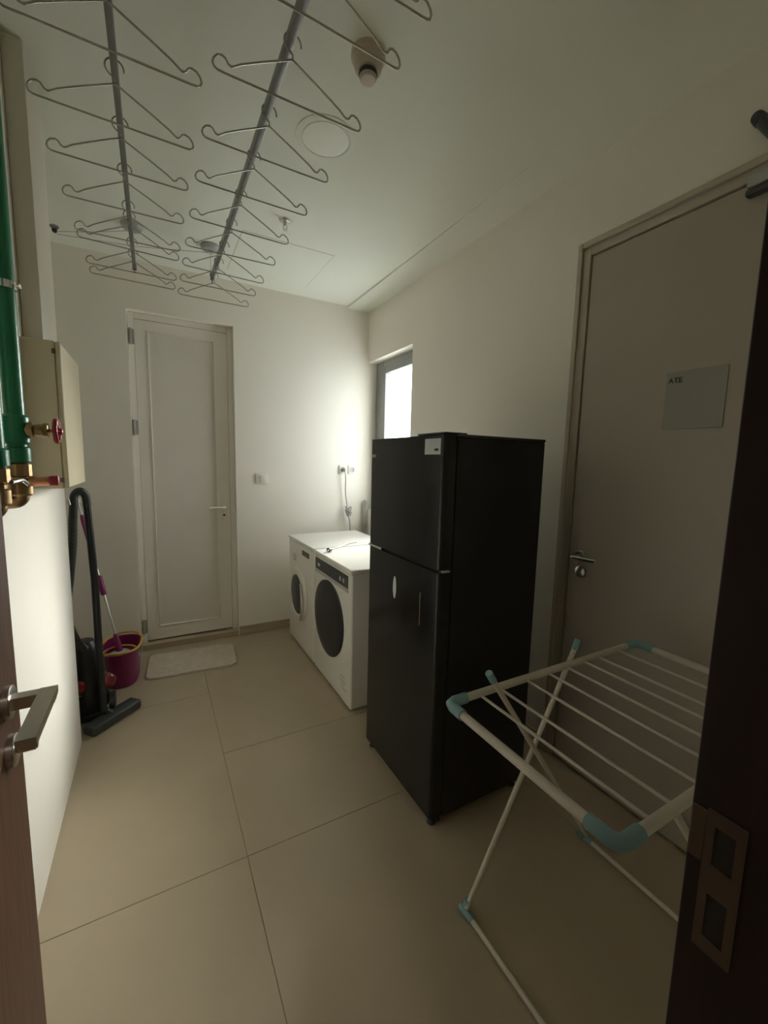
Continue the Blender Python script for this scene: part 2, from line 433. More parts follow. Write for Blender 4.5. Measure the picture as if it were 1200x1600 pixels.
# strike plate with two openings and a curved lip
bm = bmesh.new()
for (p, q, r_, s) in ((-0.048, -0.040, 0.925, 1.092), (-0.021, -0.013, 0.925, 1.092), (-0.040, -0.021, 1.076, 1.092), (-0.040, -0.021, 0.995, 1.030), (-0.040, -0.021, 0.925, 0.942)):
    box(bm, -0.0025, 0.0, p, q, r_, s)
box(bm, -0.0025, 0.0, -0.013, 0.001, 1.026, 1.088, 0.0008, 1)
obj('strike_plate', bm, 'strike', tr1, 40)
B('strike_hole', 'gap', tr1, -0.0006, 0.0, -0.040, -0.021, 1.030, 1.076)
B('strike_hole', 'gap', tr1, -0.0006, 0.0, -0.040, -0.021, 0.942, 0.995)
tr2 = empty('trim_2', (-0.31, 0.0, 0), 0, 'dark brown hinge-side jamb of the open doorway', 'door frame', kind='structure')
B('jamb_lining', 'jamb', tr2, 0.0, 0.035, -0.12, -0.025, 0, 2.2, 0.0015, 1)
B('head_lining', 'jamb', tr2, 0.036, 0.828, -0.12, -0.025, 2.185, 2.2)

# ------------------------------------------------------------ refrigerator
FXF, FXD, FXB, FY0, FY1, FH = 0.908, 0.962, 1.424, 1.208, 1.787, 1.565
fr = empty('refrigerator', (FXF, FY0, 0), 0, 'tall black two-door refrigerator standing beside the washing machines', 'refrigerator')
w, dp = FY1 - FY0, FXB - FXF
B('cabinet', 'black_matte', fr, FXD - FXF + 0.006, dp, 0.0, w, 0.035, FH - 0.012, 0.006, 2)
B('top_cover', 'black', fr, FXD - FXF + 0.002, dp + 0.001, -0.0015, w + 0.0015, FH - 0.012, FH, 0.004, 2)
def frdoor(z0, z1):
    bm = bmesh.new(); box(bm, 0.0, FXD - FXF, 0.0, w, z0, z1)
    es = [e for e in bm.edges if all(v.co.x < 0.001 for v in e.verts) and abs(e.verts[0].co.z - e.verts[1].co.z) > 0.1]
    bmesh.ops.bevel(bm, geom=es, offset=0.018, segments=5, profile=0.5, affect='EDGES')
    return bm
obj('freezer_door', frdoor(1.066, FH - 0.004), 'black_gloss', fr, 35)
ld = obj('fridge_door', frdoor(0.045, 1.052), 'black_gloss', fr, 35)
B('door_seal', 'gap', fr, 0.012, FXD - FXF + 0.006, 0.006, w - 0.006, 0.045, FH - 0.02)
B('hinge_cover', 'black', fr, 0.008, 0.11, 0.01, 0.19, FH - 0.002, FH + 0.006, 0.003, 2)
tag(B('handle_lip', 'chrome', fr, -0.004, 0.012, w - 0.130, w - 0.004, 1.0535, 1.0645, 0.002, 1), 'bright silver grip lip between the doors')
tag(B('middle_hinge', 'steel', fr, 0.012, 0.045, -0.004, 0.020, 1.0545, 1.0635, 0.001, 1), 'small silver hinge between the doors')
tag(B('energy_sticker', 'paper', fr, -0.0012, 0.0, 0.022, 0.122, 1.490, 1.548), 'pale square sticker at the top corner')
B('sticker_print', 'ink', fr, -0.0018, -0.0012, 0.035, 0.058, 1.503, 1.512)
tag(B('corner_badge', 'lgrey', fr, -0.0012, 0.0, w - 0.055, w - 0.022, 1.478, 1.492), 'small grey badge')
bm = bmesh.new(); lathe(bm, [(0.0, -0.004), (0.010, -0.003), (0.014, 0.0)], (0, 0, 0), 'x', 24)  # raised pale oval stands in for a reflection in the glossy door
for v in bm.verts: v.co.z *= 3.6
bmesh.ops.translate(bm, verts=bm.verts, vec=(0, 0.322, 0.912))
tag(obj('glint_mark', bm, 'paper', fr, 40), 'pale oval glint modelled on the lower door'); bpy.data.objects['glint_mark'].name = 'oval_glint'
tag(B('glint_strip', 'chrome', fr, -0.003, 0.0, 0.116, 0.121, 0.812, 0.948, 0.001, 1), 'thin upright glint modelled as a silver strip on the lower door')  # chrome sliver modelled in place of a reflected highlight on the door
for (xx, yy) in ((0.03, 0.03), (0.03, w - 0.03), (dp - 0.04, 0.03), (dp - 0.04, w - 0.03)):
    bm = bmesh.new(); lathe(bm, [(0.016, 0), (0.018, 0.004), (0.012, 0.012), (0.012, 0.05)], (xx, yy, 0), 'z', 14)
    obj('foot', bm, 'black', fr, 40)
B('kick_plate', 'black', fr, 0.035, 0.06, 0.01, w - 0.01, 0.012, 0.045)

# ------------------------------------------------------------ washing machines
def washer_body(e, w, name='housing'):
    bm = bmesh.new(); box(bm, 0.0, 0.60, 0, w, 0.012, 0.822, 0.012, 3)
    obj('housing', bm, 'white', e, 40)
    bm = bmesh.new(); box(bm, -0.006, 0.602, -0.002, w + 0.002, 0.822, 0.849, 0.008, 3)
    obj('lid', bm, 'white', e, 40)
    for (xx, yy) in ((0.05, 0.05), (0.05, w - 0.05), (0.55, 0.05), (0.55, w - 0.05)):
        bm = bmesh.new(); lathe(bm, [(0.02, 0), (0.02, 0.013)], (xx, yy, 0), 'z', 12); obj('foot', bm, 'black', e, 40)
wa = empty('washing_machine', (0.949, 2.067, 0), 0, 'white front-loading machine with large dark door beside the refrigerator', 'washing machine', 'laundry machines along the right wall')
w1 = 0.622
washer_body(wa, w1)
B('control_panel', 'panel_dark', wa, -0.005, 0.002, 0.050, w1 - 0.030, 0.728, 0.806, 0.003, 1)
B('panel_rim', 'lgrey', wa, -0.003, 0.002, 0.046, w1 - 0.026, 0.704, 0.724, 0.002, 1)
for k in range(2):
    B('display', 'lgrey', wa, -0.0062, -0.005, 0.095 + 0.05 * k, 0.118 + 0.05 * k, 0.752, 0.778)
B('panel_print', 'lgrey', wa, -0.0058, -0.005, 0.50, 0.545, 0.755, 0.775)
cy, cz = 0.348, 0.456
LT('door_ring', 'panel_dark', wa, [(0.243, 0.001), (0.245, -0.004), (0.243, -0.010), (0.236, -0.012)], (0, cy, cz), 'x', 48)
LT('porthole', 'porthole', wa, [(0.238, 0.0), (0.238, -0.012), (0.225, -0.015), (0.17, -0.018), (0.09, -0.020), (0.001, -0.021)], (0, cy, cz), 'x', 48)
for k, (yy, zz, ww) in enumerate(((0.085, 0.165, 0.07), (0.075, 0.140, 0.085), (0.085, 0.120, 0.055), (0.05, 0.095, 0.09))):
    B('sticker_line', 'lgrey', wa, -0.0006, 0.001, yy, yy + ww, zz, zz + 0.006)

wb = empty('washing_machine', (0.949, 2.706, 0), 0, 'white front-loading machine with chrome door grip in the far corner', 'washing machine', 'laundry machines along the right wall')
w2 = 0.604
washer_body(wb, w2)
B('display', 'panel_dark', wb, -0.004, 0.002, 0.100, 0.255, 0.752, 0.790, 0.002, 1)
LT('knob', 'white_pl', wb, [(0.026, 0.0), (0.026, -0.014), (0.022, -0.018), (0.001, -0.018)], (0, 0.44, 0.70), 'x', 28)
LT('door_ring', 'white_pl', wb, [(0.205, 0.001), (0.208, -0.010), (0.196, -0.022), (0.160, -0.026), (0.150, -0.018)], (0, 0.330, 0.430), 'x', 48)
LT('porthole', 'porthole', wb, [(0.152, -0.016), (0.150, -0.020), (0.10, -0.026), (0.001, -0.030)], (0, 0.330, 0.430), 'x', 40)
pts = [(-0.030 - 0.012 * math.sin(PI * k / 12), 0.330 - 0.185 * math.cos(R(-52 + 100 * k / 12)), 0.430 + 0.185 * math.sin(R(-62 + 100 * k / 12))) for k in range(13)]
T('door_grip', 'steel', wb, pts, 0.008, 8)

# plug and cable lying on the machines
pc = empty('power_plug', (1.015, 2.575, 0.8495), R(35), 'chrome-pinned plug with white cable lying on the washing machine', 'plug')
bm = bmesh.new(); tube(bm, [(-0.018, 0, 0.014), (0.006, 0, 0.014), (0.022, 0.002, 0.012), (0.034, 0.004, 0.008)], [0.014, 0.014, 0.010, 0.005], 14)
obj('plug_body', bm, 'dkgrey', pc, 50)
for s in (-1, 1):
    T('pin', 'chrome', pc, [(-0.018, s * 0.007, 0.014), (-0.036, s * 0.007, 0.014)], 0.0024, 8)
T('cable', 'white_pl', pc, smooth_path([(0.03, 0.004, 0.007), (0.07, 0.02, 0.005), (0.13, 0.012, 0.005), (0.20, 0.02, 0.005), (0.27, 0.03, 0.006), (0.36, 0.0, 0.005)], 5), 0.004, 8)

# ------------------------------------------------------------ switch, sockets, wall cable, standpipe
sw = empty('light_switch', (0.768, YB, 1.30), 0, 'white light switch right of the far door', 'switch')
B('switch_plate', 'white_pl', sw, -0.050, 0.050, -0.010, 0.0, -0.041, 0.041, 0.003, 2)
B('rocker', 'white_pl', sw, -0.018, 0.036, -0.015, -0.009, -0.030, 0.030, 0.002, 2)
for k, (xx, lab) in enumerate(((1.480, 'white wall socket with a plug in it above the far washing machine'), (1.568, 'empty white wall socket nearest the room corner'))):
    s = empty('wall_socket', (xx, YB, 1.378), 0, lab, 'socket', 'sockets above the laundry machines')
    B('socket_plate', 'white_pl', s, -0.038, 0.038, -0.010, 0.0, -0.040, 0.040, 0.004, 2)
    bm = bmesh.new(); lathe(bm, [(0.024, -0.0102), (0.022, -0.0115), (0.020, -0.0105), (0.001, -0.0104)], (0, 0, 0), 'y', 24)
    obj('socket_well', bm, 'lgrey', s, 40)
wc = empty('wall_cable', (1.480, YB - 0.011, 1.378), 0, 'grey cable hanging from the wall socket with a knotted bundle', 'cable')
T('plug', 'cable', wc, [(0, 0.0, 0), (0, -0.026, 0), (0.002, -0.034, -0.012)], [0.017, 0.015, 0.007], 12)
T('cord', 'cable', wc, smooth_path([(0.002, -0.034, -0.010), (0.012, -0.030, -0.08), (0.014, -0.024, -0.20), (0.030, -0.024, -0.32), (0.028, -0.030, -0.36), (0.045, -0.026, -0.42), (0.060, -0.022, -0.47), (0.070, -0.015, -0.60)], 6), 0.0045, 8)
kp = []
for k in range(60):
    t = 2 * PI * k / 60
    kp.append((0.036 + 0.020 * math.sin(2 * t) + 0.010 * math.cos(5 * t), -0.040 + 0.012 * math.cos(3 * t), -0.370 + 0.034 * math.cos(3 * t + 0.4) + 0.012 * math.sin(7 * t)))
bm = bmesh.new(); tube(bm, kp, 0.0042, 8, closed=True); obj('knot', bm, 'cable', wc, 50)
sp = empty('standpipe', (1.690, 3.415, 0.0), 0, 'thin grey drain pipe rising in the corner behind the machines', 'pipe')
T('pipe_tube', 'lgrey', sp, [(0, 0, 0.0), (0, 0, 1.105)], 0.013, 12)
T('pipe_collar', 'lgrey', sp, [(0, 0, 1.06), (0, 0, 1.10)], 0.016, 12)

# ------------------------------------------------------------ ceiling fittings
lp = empty('ceiling_lamp', (0.672, 1.785, ZC), 0, 'round flat ceiling lamp, switched off, past the smoke detector', 'lamp')
LT('lamp_ring', 'ceil', lp, [(0.124, 0.0), (0.123, -0.003), (0.112, -0.006), (0.100, -0.006), (0.098, -0.001)], (0, 0, 0), 'z', 48)
LT('diffuser', 'lamp', lp, [(0.0955, -0.001), (0.094, -0.006), (0.06, -0.009), (0.001, -0.010)], (0, 0, 0), 'z', 48)
sd = empty('smoke_detector', (0.662, 1.375, ZC), 0, 'brownish smoke detector with round sensor on the ceiling', 'smoke detector')
LT('detector_base', 'bulkhead', sd, [(0.056, 0.0), (0.056, -0.016), (0.050, -0.020), (0.044, -0.045), (0.036, -0.052)], (0, 0, 0), 'z', 32)
LT('sensor', 'bulkhead', sd, [(0.030, -0.050), (0.028, -0.072), (0.024, -0.078), (0.001, -0.080)], (0, 0, 0), 'z', 28)
LT('sensor_ring', 'black', sd, [(0.0295, -0.054), (0.0310, -0.058), (0.0310, -0.064), (0.0290, -0.067)], (0, 0, 0), 'z', 28)
sk = empty('sprinkler', (0.690, 2.46, ZC), 0, 'small chrome sprinkler head on the ceiling near the hangers', 'sprinkler')
LT('sprinkler_base', 'steel', sk, [(0.030, 0.0), (0.028, -0.006), (0.012, -0.010)], (0, 0, 0), 'z', 24)
LT('sprinkler_body', 'steel', sk, [(0.010, -0.008), (0.010, -0.024), (0.005, -0.028)], (0, 0, 0), 'z', 14)
for s in (-1, 1):
    T('yoke_arm', 'steel', sk, [(s * 0.008, 0, -0.020), (s * 0.012, 0, -0.034), (s * 0.002, 0, -0.048)], 0.0022, 6)
LT('deflector', 'steel', sk, [(0.014, -0.048), (0.014, -0.050)], (0, 0, 0), 'z', 16)

# ------------------------------------------------------------ ceiling drying rails, pulleys, cords
def rail(x, y0, y1, label):
    e = empty('drying_rail', (x, y1, 2.586), 0, label, 'drying rail', 'aluminium rails under the ceiling')
    L = y1 - y0
    B('rail_bar', 'rail', e, -0.0095, 0.0095, -L, 0.0, 0.0, 0.036, 0.002, 2)
    bm = bmesh.new(); box(bm, -0.0115, 0.0115, -0.004, 0.005, -0.003, 0.039, 0.002, 1); obj('end_cap', bm, 'black', e, 40)
    T('end_eye', 'black', e, [(0.0, 0.012 + 0.009 * math.cos(2 * PI * k / 14), -0.008 + 0.009 * math.sin(2 * PI * k / 14)) for k in range(14)], 0.002, 6, True)
    return e
rail(-0.058, 0.55, 3.11, 'narrow aluminium drying rail on the left, hung with hangers')
rail(0.372, 0.55, 3.01, 'aluminium drying rail on the right, nearer the smoke detector')
def pulley(x, y, label, yr):
    e = empty('ceiling_pulley', (x, y, ZC), 0, label, 'pulley', 'pulleys of the drying rails')
    LT('pulley_base', 'lgrey', e, [(0.058, 0.0), (0.058, -0.012), (0.048, -0.026), (0.024, -0.030)], (0, 0, 0), 'z', 28)
    LT('pulley_wheel', 'steel', e, [(0.004, -0.005), (0.017, -0.005), (0.013, 0.0), (0.017, 0.005), (0.004, 0.005)], (0, 0, -0.034), 'x', 20)
    T('drop_cord', 'cord', e, [(0, 0.0, -0.050), (0, 0, -0.152)], 0.0015, 6)
    return e
pulley(-0.058, 2.960, 'round grey ceiling pulley over the left drying rail', 0)
pulley(0.362, 2.985, 'round grey ceiling pulley over the right drying rail', 0)
wp = empty('wall_pulley', (-0.455, 3.22, ZC), 0, 'small pulley where both cords meet at the ceiling by the left wall', 'pulley')
LT('pulley_base', 'rail', wp, [(0.022, 0.0), (0.022, -0.008), (0.014, -0.014)], (0, 0, 0), 'z', 20)
LT('pulley_wheel', 'dkgrey', wp, [(0.004, -0.004), (0.013, -0.004), (0.010, 0.0), (0.013, 0.004), (0.004, 0.004)], (0, 0, -0.024), 'y', 16)
cd = tag(T('pulley_cord', 'cord', None, [(-0.445, 3.215, ZC - 0.030), (-0.26, 3.10, ZC - 0.034), (-0.075, 2.965, ZC - 0.036)], 0.0016, 6), 'thin cord from the wall pulley to the left ceiling pulley', 'cord', 'pulley cords')
cd = tag(T('pulley_cord', 'cord', None, [(-0.445, 3.225, ZC - 0.040), (-0.05, 3.13, ZC - 0.046), (0.348, 2.99, ZC - 0.040)], 0.0016, 6), 'thin cord from the wall pulley to the right ceiling pulley', 'cord', 'pulley cords')

# ------------------------------------------------------------ hangers
def hanger_wire():
    P = []
    hc = 0.150; hr = 0.0245
    hook = [(hr * math.cos(a), hc + hr * math.sin(a)) for a in [R(-20 + (230 + 20) * 0 + t) for t in range(0, 0)]]
    # hook tip -> over the rail -> neck
    for k in range(15):
        a = R(-10 + 250 * k / 14)
        P.append((hr * math.cos(a), hc + hr * math.sin(a)))
    P += [(0.000, 0.1205), (0.0, 0.108)]
    return P
def arms():
    right = [(0.0, 0.108), (0.012, 0.102), (0.040, 0.088), (0.090, 0.063), (0.140, 0.0365), (0.155, 0.0255), (0.163, 0.0215), (0.171, 0.0245), (0.178, 0.0355), (0.186, 0.0390),
             (0.198, 0.0350), (0.207, 0.0245), (0.2095, 0.0140), (0.206, 0.0050), (0.198, 0.0008), (0.185, 0.0)]
    left = [(-x, z) for x, z in right][::-1]
    return right + [(0.09, 0), (0.0, 0.0), (-0.09, 0)] + left[:-1]
bm = bmesh.new(); tube(bm, [(x, 0, z) for x, z in arms()], 0.0028, 8, closed=True)
hf = bpy.data.meshes.new('hanger_frame'); bm.to_mesh(hf); bm.free()
bm = bmesh.new(); tube(bm, [(x, 0, z) for x, z in hanger_wire()], 0.0024, 8)
hk = bpy.data.meshes.new('hanger_hook'); bm.to_mesh(hk); bm.free()
for me in (hf, hk):
    me.materials.append(M['alu'])
    for p in me.polygons: p.use_smooth = True
def hanger(x, y, z, yaw, label, group, roll=0.0, flip=False):
    e = empty('clothes_hanger', (x, y, z), 0, label, 'hanger', group)
    e.rotation_euler = (0, roll, yaw + (PI if flip else 0))
    for nm, me in (('wire_frame', hf), ('hook', hk)):
        o = bpy.data.objects.new(nm, me); COL.objects.link(o); o.parent = e
ordn = ['nearest', 'second', 'third', 'fourth', 'fifth', 'sixth', 'seventh', 'eighth', 'ninth', 'farthest']
RY = [(0.900, 0, 0), (1.030, 2, 0), (1.272, 0, 0), (1.540, 1, 0), (1.777, 1, 0), (2.046, 1, 0), (2.300, -2, 0), (2.545, 2, 0), (2.765, 1, 0), (2.985, 0, 0)]
for i, (yy, a, rl) in enumerate(RY):
    nm = {0: 'aluminium wire hanger nearest the camera on the right rail', 9: 'aluminium wire hanger at the far end of the right rail'}.get(
        i, '%s aluminium wire hanger from the camera on the right rail' % ordn[i])
    hanger(0.380, yy, 2.452, R(a), nm, 'wire hangers on the right rail', R(rl))
LY = [(1.345, 0), (1.606, 1), (1.848, 0), (2.112, -2), (2.390, -3), (2.480, 3), (2.765, 0), (2.905, 1)]
for i, (yy, a) in enumerate(LY):
    nm = {0: 'aluminium wire hanger nearest the camera on the left rail', 7: 'aluminium wire hanger at the far end of the left rail'}.get(
        i, '%s aluminium wire hanger from the camera on the left rail' % ordn[i])
    hanger(-0.058, yy, 2.446, R(a), nm, 'wire hangers on the left rail')

# ------------------------------------------------------------ left wall: cabinet, trunking, pipes
cb = empty('meter_cabinet', (XL, 1.80, 1.34), 0, 'cream metal cabinet hung on the left wall behind the valves', 'cabinet')
B('cabinet_box', 'cream', cb, 0.0, 0.098, 0.0, 0.40, 0.0, 0.494, 0.003, 1)
B('cabinet_door', 'cream', cb, 0.0985, 0.113, 0.002, 0.398, 0.002, 0.492, 0.003, 1)
for zz in (0.03, 0.46):
    bm = bmesh.new(); box(bm, 0.090, 0.100, -0.004, 0.0, zz - 0.008, zz + 0.008, 0.001, 1); obj('hinge', bm, 'strike', cb, 40)
tk = empty('wall_trunking', (XL, 1.887, 1.835), 0, 'tall boxed trunking rising from the cream cabinet to the ceiling', 'trunking')
B('trunking_cover', 'duct', tk, 0.0, 0.057, 0.0, 0.255, 0.0, ZC - 1.835, 0.006, 2)

def pipe_thing(y, label, zb):
    e = empty('green_pipe', (-0.312, y, zb), 0, label, 'pipe', 'green water pipes on the left wall')
    r = 0.0215
    T('pipe_tube', 'green', e, [(0, 0, 0.075), (0, 0, ZC - zb)], r, 24)
    LT('union', 'brass', e, [(0.022, -0.005), (0.026, 0.0), (0.026, 0.030), (0.020, 0.034), (0.020, 0.044), (0.027, 0.048), (0.027, 0.078), (0.023, 0.082)], (0, 0, 0), 'z', 12, smooth=30)
    LT('green_collar', 'green', e, [(0.024, 0.082), (0.028, 0.086), (0.028, 0.120), (0.022, 0.125)], (0, 0, 0), 'z', 24)
    T('wall_elbow', 'brass', e, smooth_path([(0, 0, 0.004), (0, 0, -0.012), (-0.015, 0, -0.022), (-0.062, 0, -0.022)], 4), 0.017, 14)
    for zz in (0.515,):
        bm = bmesh.new(); lathe(bm, [(0.0225, 0.0), (0.0245, 0.0), (0.0245, 0.018), (0.0225, 0.018)], (0, 0, zz), 'z', 24)
        box(bm, -0.062, -0.022, -0.007, 0.007, zz + 0.002, zz + 0.016)
        obj('pipe_clamp', bm, 'chrome', e, 40)
        T('clamp_screw', 'chrome', e, [(0.026, -0.008, zz + 0.009), (0.034, -0.010, zz + 0.009)], 0.006, 8)
    return e
p2 = pipe_thing(1.430, 'green plastic water pipe with red handwheel, nearer the cabinet', 1.352)
p1 = pipe_thing(1.235, 'green plastic water pipe nearest the camera on the left wall', 1.345)
# gate valve with a red handwheel
LT('valve_body', 'green', p2, [(0.024, 0.130), (0.029, 0.136), (0.029, 0.20), (0.024, 0.206)], (0, 0, 0), 'z', 24)
LT('valve_bonnet', 'brass', p2, [(0.020, 0.02), (0.022, 0.036), (0.017, 0.040), (0.017, 0.056), (0.020, 0.058), (0.020, 0.068), (0.010, 0.072)], (0, 0, 0.168), 'x', 8, smooth=30)
T('valve_stem', 'brass', p2, [(0.06, 0, 0.168), (0.094, 0, 0.168)], 0.005, 8)
bm = bmesh.new()
tube(bm, [(0.086, (0.029 + 0.0015 * math.cos(6 * 2 * PI * k / 36)) * math.cos(2 * PI * k / 36), 0.168 + (0.029 + 0.0015 * math.cos(6 * 2 * PI * k / 36)) * math.sin(2 * PI * k / 36)) for k in range(36)], 0.006, 8, True)
for k in range(3):
    a = PI * k / 3
    tube(bm, [(0.088, -0.028 * math.cos(a), 0.168 - 0.028 * math.sin(a)), (0.092, 0, 0.168), (0.088, 0.028 * math.cos(a), 0.168 + 0.028 * math.sin(a))], 0.0035, 6)
lathe(bm, [(0.009, 0.084), (0.009, 0.098), (0.004, 0.100)], (0, 0, 0.168), 'x', 12)
tag(obj('handwheel', bm, 'red', p2, 50), 'red handwheel')
T('tap_spindle', 'copper', p2, [(0.02, 0, 0.032), (0.062, 0, 0.034)], 0.012, 12)
tag(B('tap_knob', 'red', p2, 0.062, 0.084, -0.012, 0.012, 0.022, 0.048, 0.004, 2), 'small dark red tap knob')
T('bleed_lever', 'chrome', p1, [(0.028, 0.0, 0.048), (0.040, 0.03, 0.052), (0.042, 0.07, 0.040)], 0.005, 8)

# ------------------------------------------------------------ mat, bucket, mop
mt = empty('floor_mat', (0.195, 3.145, 0.0), 0, 'cream rectangular mat with rounded corners before the far door', 'mat')
bm = bmesh.new()
prof = []
hx, hy, rc = 0.285, 0.185, 0.045
for (cx_, cy_, a0_) in ((hx - rc, hy - rc, 0), (-hx + rc, hy - rc, 90), (-hx + rc, -hy + rc, 180), (hx - rc, -hy + rc, 270)):
    for k in range(7):
        a = R(a0_ + 15 * k); prof.append((cx_ + rc * math.cos(a), cy_ + rc * math.sin(a)))
lo = [bm.verts.new((x, y, 0.001)) for x, y in prof]; hi = [bm.verts.new((x * 0.995, y * 0.992, 0.011)) for x, y in prof]
bm.faces.new(lo[::-1]); bm.faces.new(hi)
for k in range(len(prof)): bm.faces.new((lo[k], lo[(k + 1) % len(prof)], hi[(k + 1) % len(prof)], hi[k]))
obj('mat_pile', bm, 'mat', mt, 60); mt.rotation_euler.z = R(-4)
T('mat_binding', 'mat', mt, [(x * 0.985, y * 0.975, 0.011) for x, y in prof], 0.004, 6, True)

bk = empty('mop_bucket', (-0.228, 3.075, 0), R(-6), 'magenta oval mop bucket with yellow rim beside the mat', 'bucket')
def oval(bm, prof, seg=40, sx=1.0, cy0=0.0, lip=False):
    rings = []
    for (rx, ry, z) in prof:
        rings.append([bm.verts.new((rx * math.copysign(abs(math.cos(a)) ** 0.8, math.cos(a)), cy0 + ry * math.copysign(abs(math.sin(a)) ** 0.8, math.sin(a)), z)) for a in [2 * PI * k / seg for k in range(seg)]])
    for a, b in zip(rings, rings[1:]):
        for k in range(seg): bm.faces.new((a[k], a[(k + 1) % seg], b[(k + 1) % seg], b[k]))
    bm.faces.new(rings[0][::-1]); return rings
bm = bmesh.new()
r_ = oval(bm, [(0.088, 0.130, 0.002), (0.092, 0.135, 0.02), (0.108, 0.175, 0.236), (0.103, 0.170, 0.236), (0.086, 0.126, 0.03)]); bm.faces.new(r_[-1])
obj('bucket_body', bm, 'purple', bk, 40)
rim = [(0.112 * math.copysign(abs(math.cos(a)) ** 0.8, math.cos(a)), 0.180 * math.copysign(abs(math.sin(a)) ** 0.8, math.sin(a)), 0.240 + 0.012 * abs(math.sin(a)) ** 3) for a in [2 * PI * k / 48 for k in range(48)]]
tag(T('bucket_rim', 'yellow', bk, rim, 0.0075, 8, True), 'yellow rim')
LT('spin_basket', 'purple', bk, [(0.080, 0.150), (0.093, 0.214), (0.089, 0.214), (0.070, 0.165), (0.001, 0.160)], (0, -0.065, 0), 'z', 32)
br = [(0.094 * math.cos(a), -0.065 + 0.094 * math.sin(a), 0.218) for a in [2 * PI * k / 40 for k in range(40)]]
tag(T('basket_rim', 'yellow', bk, br, 0.006, 8, True), 'yellow basket rim')
bm = bmesh.new(); box(bm, 0.098, 0.104, -0.06, 0.02, 0.155, 0.185, 0.002, 1); obj('bucket_print', bm, 'lgrey', bk, 40)
mp_ = empty('spin_mop', (-0.238, 3.065, 0.200), 0, 'spin mop with silver pole and magenta grip standing in the bucket', 'mop')
top = Vector((-0.215, 0.325, 0.955)); dr = top.normalized(); Lm = top.length
def at(t): return tuple(dr * (t * Lm))
T('mop_pole', 'steel', mp_, [at(0.03), at(0.985)], 0.0085, 12)
bm = bmesh.new(); tube(bm, [at(0.365), at(0.375), at(0.485), at(0.495)], [0.012, 0.017, 0.017, 0.012], 14); tag(obj('grip', bm, 'purple', mp_, 40), 'magenta grip')
bm = bmesh.new(); tube(bm, [at(0.72), at(0.73), at(0.87), at(0.90)], [0.010, 0.013, 0.013, 0.010], 14); tag(obj('upper_grip', bm, 'purple', mp_, 40), 'magenta upper grip')
bm = bmesh.new(); tube(bm, [at(0.985), at(1.03)], [0.014, 0.012], 12); obj('pole_end', bm, 'white_pl', mp_, 40)
bm = bmesh.new(); tube(bm, [(0, 0, -0.002), at(0.05), at(0.11)], [0.020, 0.018, 0.012], 14); obj('mop_joint', bm, 'purple', mp_, 40)
LT('mop_head', 'lgrey', mp_, [(0.055, -0.010), (0.060, -0.004), (0.030, 0.004), (0.001, 0.006)], (0, 0, 0.0), 'z', 24)

# ------------------------------------------------------------ vacuum cleaner
vc = empty('vacuum_cleaner', (-0.33, 2.70, 0), 0, 'black and red canister vacuum cleaner parked in the niche behind the left wall', 'vacuum cleaner')
def V(x, y, z): return (x + 0.33, y - 2.70, z)
LT('canister', 'black', vc, [(0.085, 0.03), (0.100, 0.05), (0.104, 0.12), (0.100, 0.22), (0.088, 0.32), (0.070, 0.40), (0.045, 0.435), (0.001, 0.44)], (-0.045, 0.02, 0), 'z', 36, 1.0)
for (xx, yy) in ((-0.075, -0.085), (0.055, -0.055)):
    bm = bmesh.new(); bmesh.ops.create_uvsphere(bm, u_segments=20, v_segments=12, radius=0.046)
    bmesh.ops.scale(bm, verts=bm.verts, vec=(1.0, 0.75, 0.95)); bmesh.ops.translate(bm, verts=bm.verts, vec=(xx, yy, 0.215))
    tag(obj('dust_cup', bm, 'red_clear', vc, 60), 'glossy dark red dome')
T('dome_trim', 'chrome', vc, [(-0.12, -0.105, 0.185), (-0.085, -0.122, 0.180), (-0.050, -0.118, 0.186)], 0.0035, 6)
for (xx, yy) in ((0.075, 0.0), (-0.14, 0.0)):
    LT('wheel', 'black', vc, [(0.052, -0.014), (0.058, -0.010), (0.058, 0.010), (0.052, 0.014)], (xx, yy - 0.01, 0.062), 'x', 28)
bm = bmesh.new(); box(bm, -0.10, 0.03, -0.09, 0.06, 0.012, 0.05, 0.01, 2); obj('canister_base', bm, 'black', vc, 40)
tag(T('wand', 'black', vc, [V(-0.292, 2.60, 0.06), V(-0.298, 2.625, 0.30), V(-0.300, 2.64, 0.80), V(-0.315, 2.65, 1.20)], [0.017, 0.018, 0.018, 0.017], 16), 'straight black wand')
hp = smooth_path([V(-0.315, 2.65, 1.19), V(-0.318, 2.645, 1.245), V(-0.338, 2.63, 1.272), V(-0.362, 2.62, 1.250), V(-0.366, 2.61, 1.20), V(-0.372, 2.61, 1.13)], 6)
T('handle', 'dkgrey', vc, hp, 0.019, 16)
T('handle_slider', 'chrome', vc, [V(-0.384, 2.585, 1.235), V(-0.378, 2.585, 1.205)], 0.006, 8)
path = smooth_path([V(-0.372, 2.61, 1.14), V(-0.381, 2.61, 1.0), V(-0.401, 2.61, 0.835), V(-0.419, 2.61, 0.70), V(-0.418, 2.61, 0.58), V(-0.390, 2.62, 0.47), V(-0.365, 2.66, 0.41)], 16)
bm = bmesh.new(); tube(bm, path, [0.0185 + 0.002 * (i % 2) for i in range(len(path))], 14); obj('hose', bm, 'hose', vc, 20)
# floor head lying at an angle
bm = bmesh.new(); box(bm, -0.150, 0.145, -0.042, 0.042, 0.004, 0.052, 0.012, 3)
bmesh.ops.rotate(bm, verts=bm.verts, cent=(0, 0, 0), matrix=Matrix.Rotation(R(44), 3, 'Z')); bmesh.ops.translate(bm, verts=bm.verts, vec=V(-0.245, 2.592, 0))
tag(obj('floor_head', bm, 'dkgrey', vc, 40), 'dark grey floor head')
T('head_neck', 'black', vc, [V(-0.255, 2.595, 0.035), V(-0.285, 2.60, 0.065)], 0.020, 14)

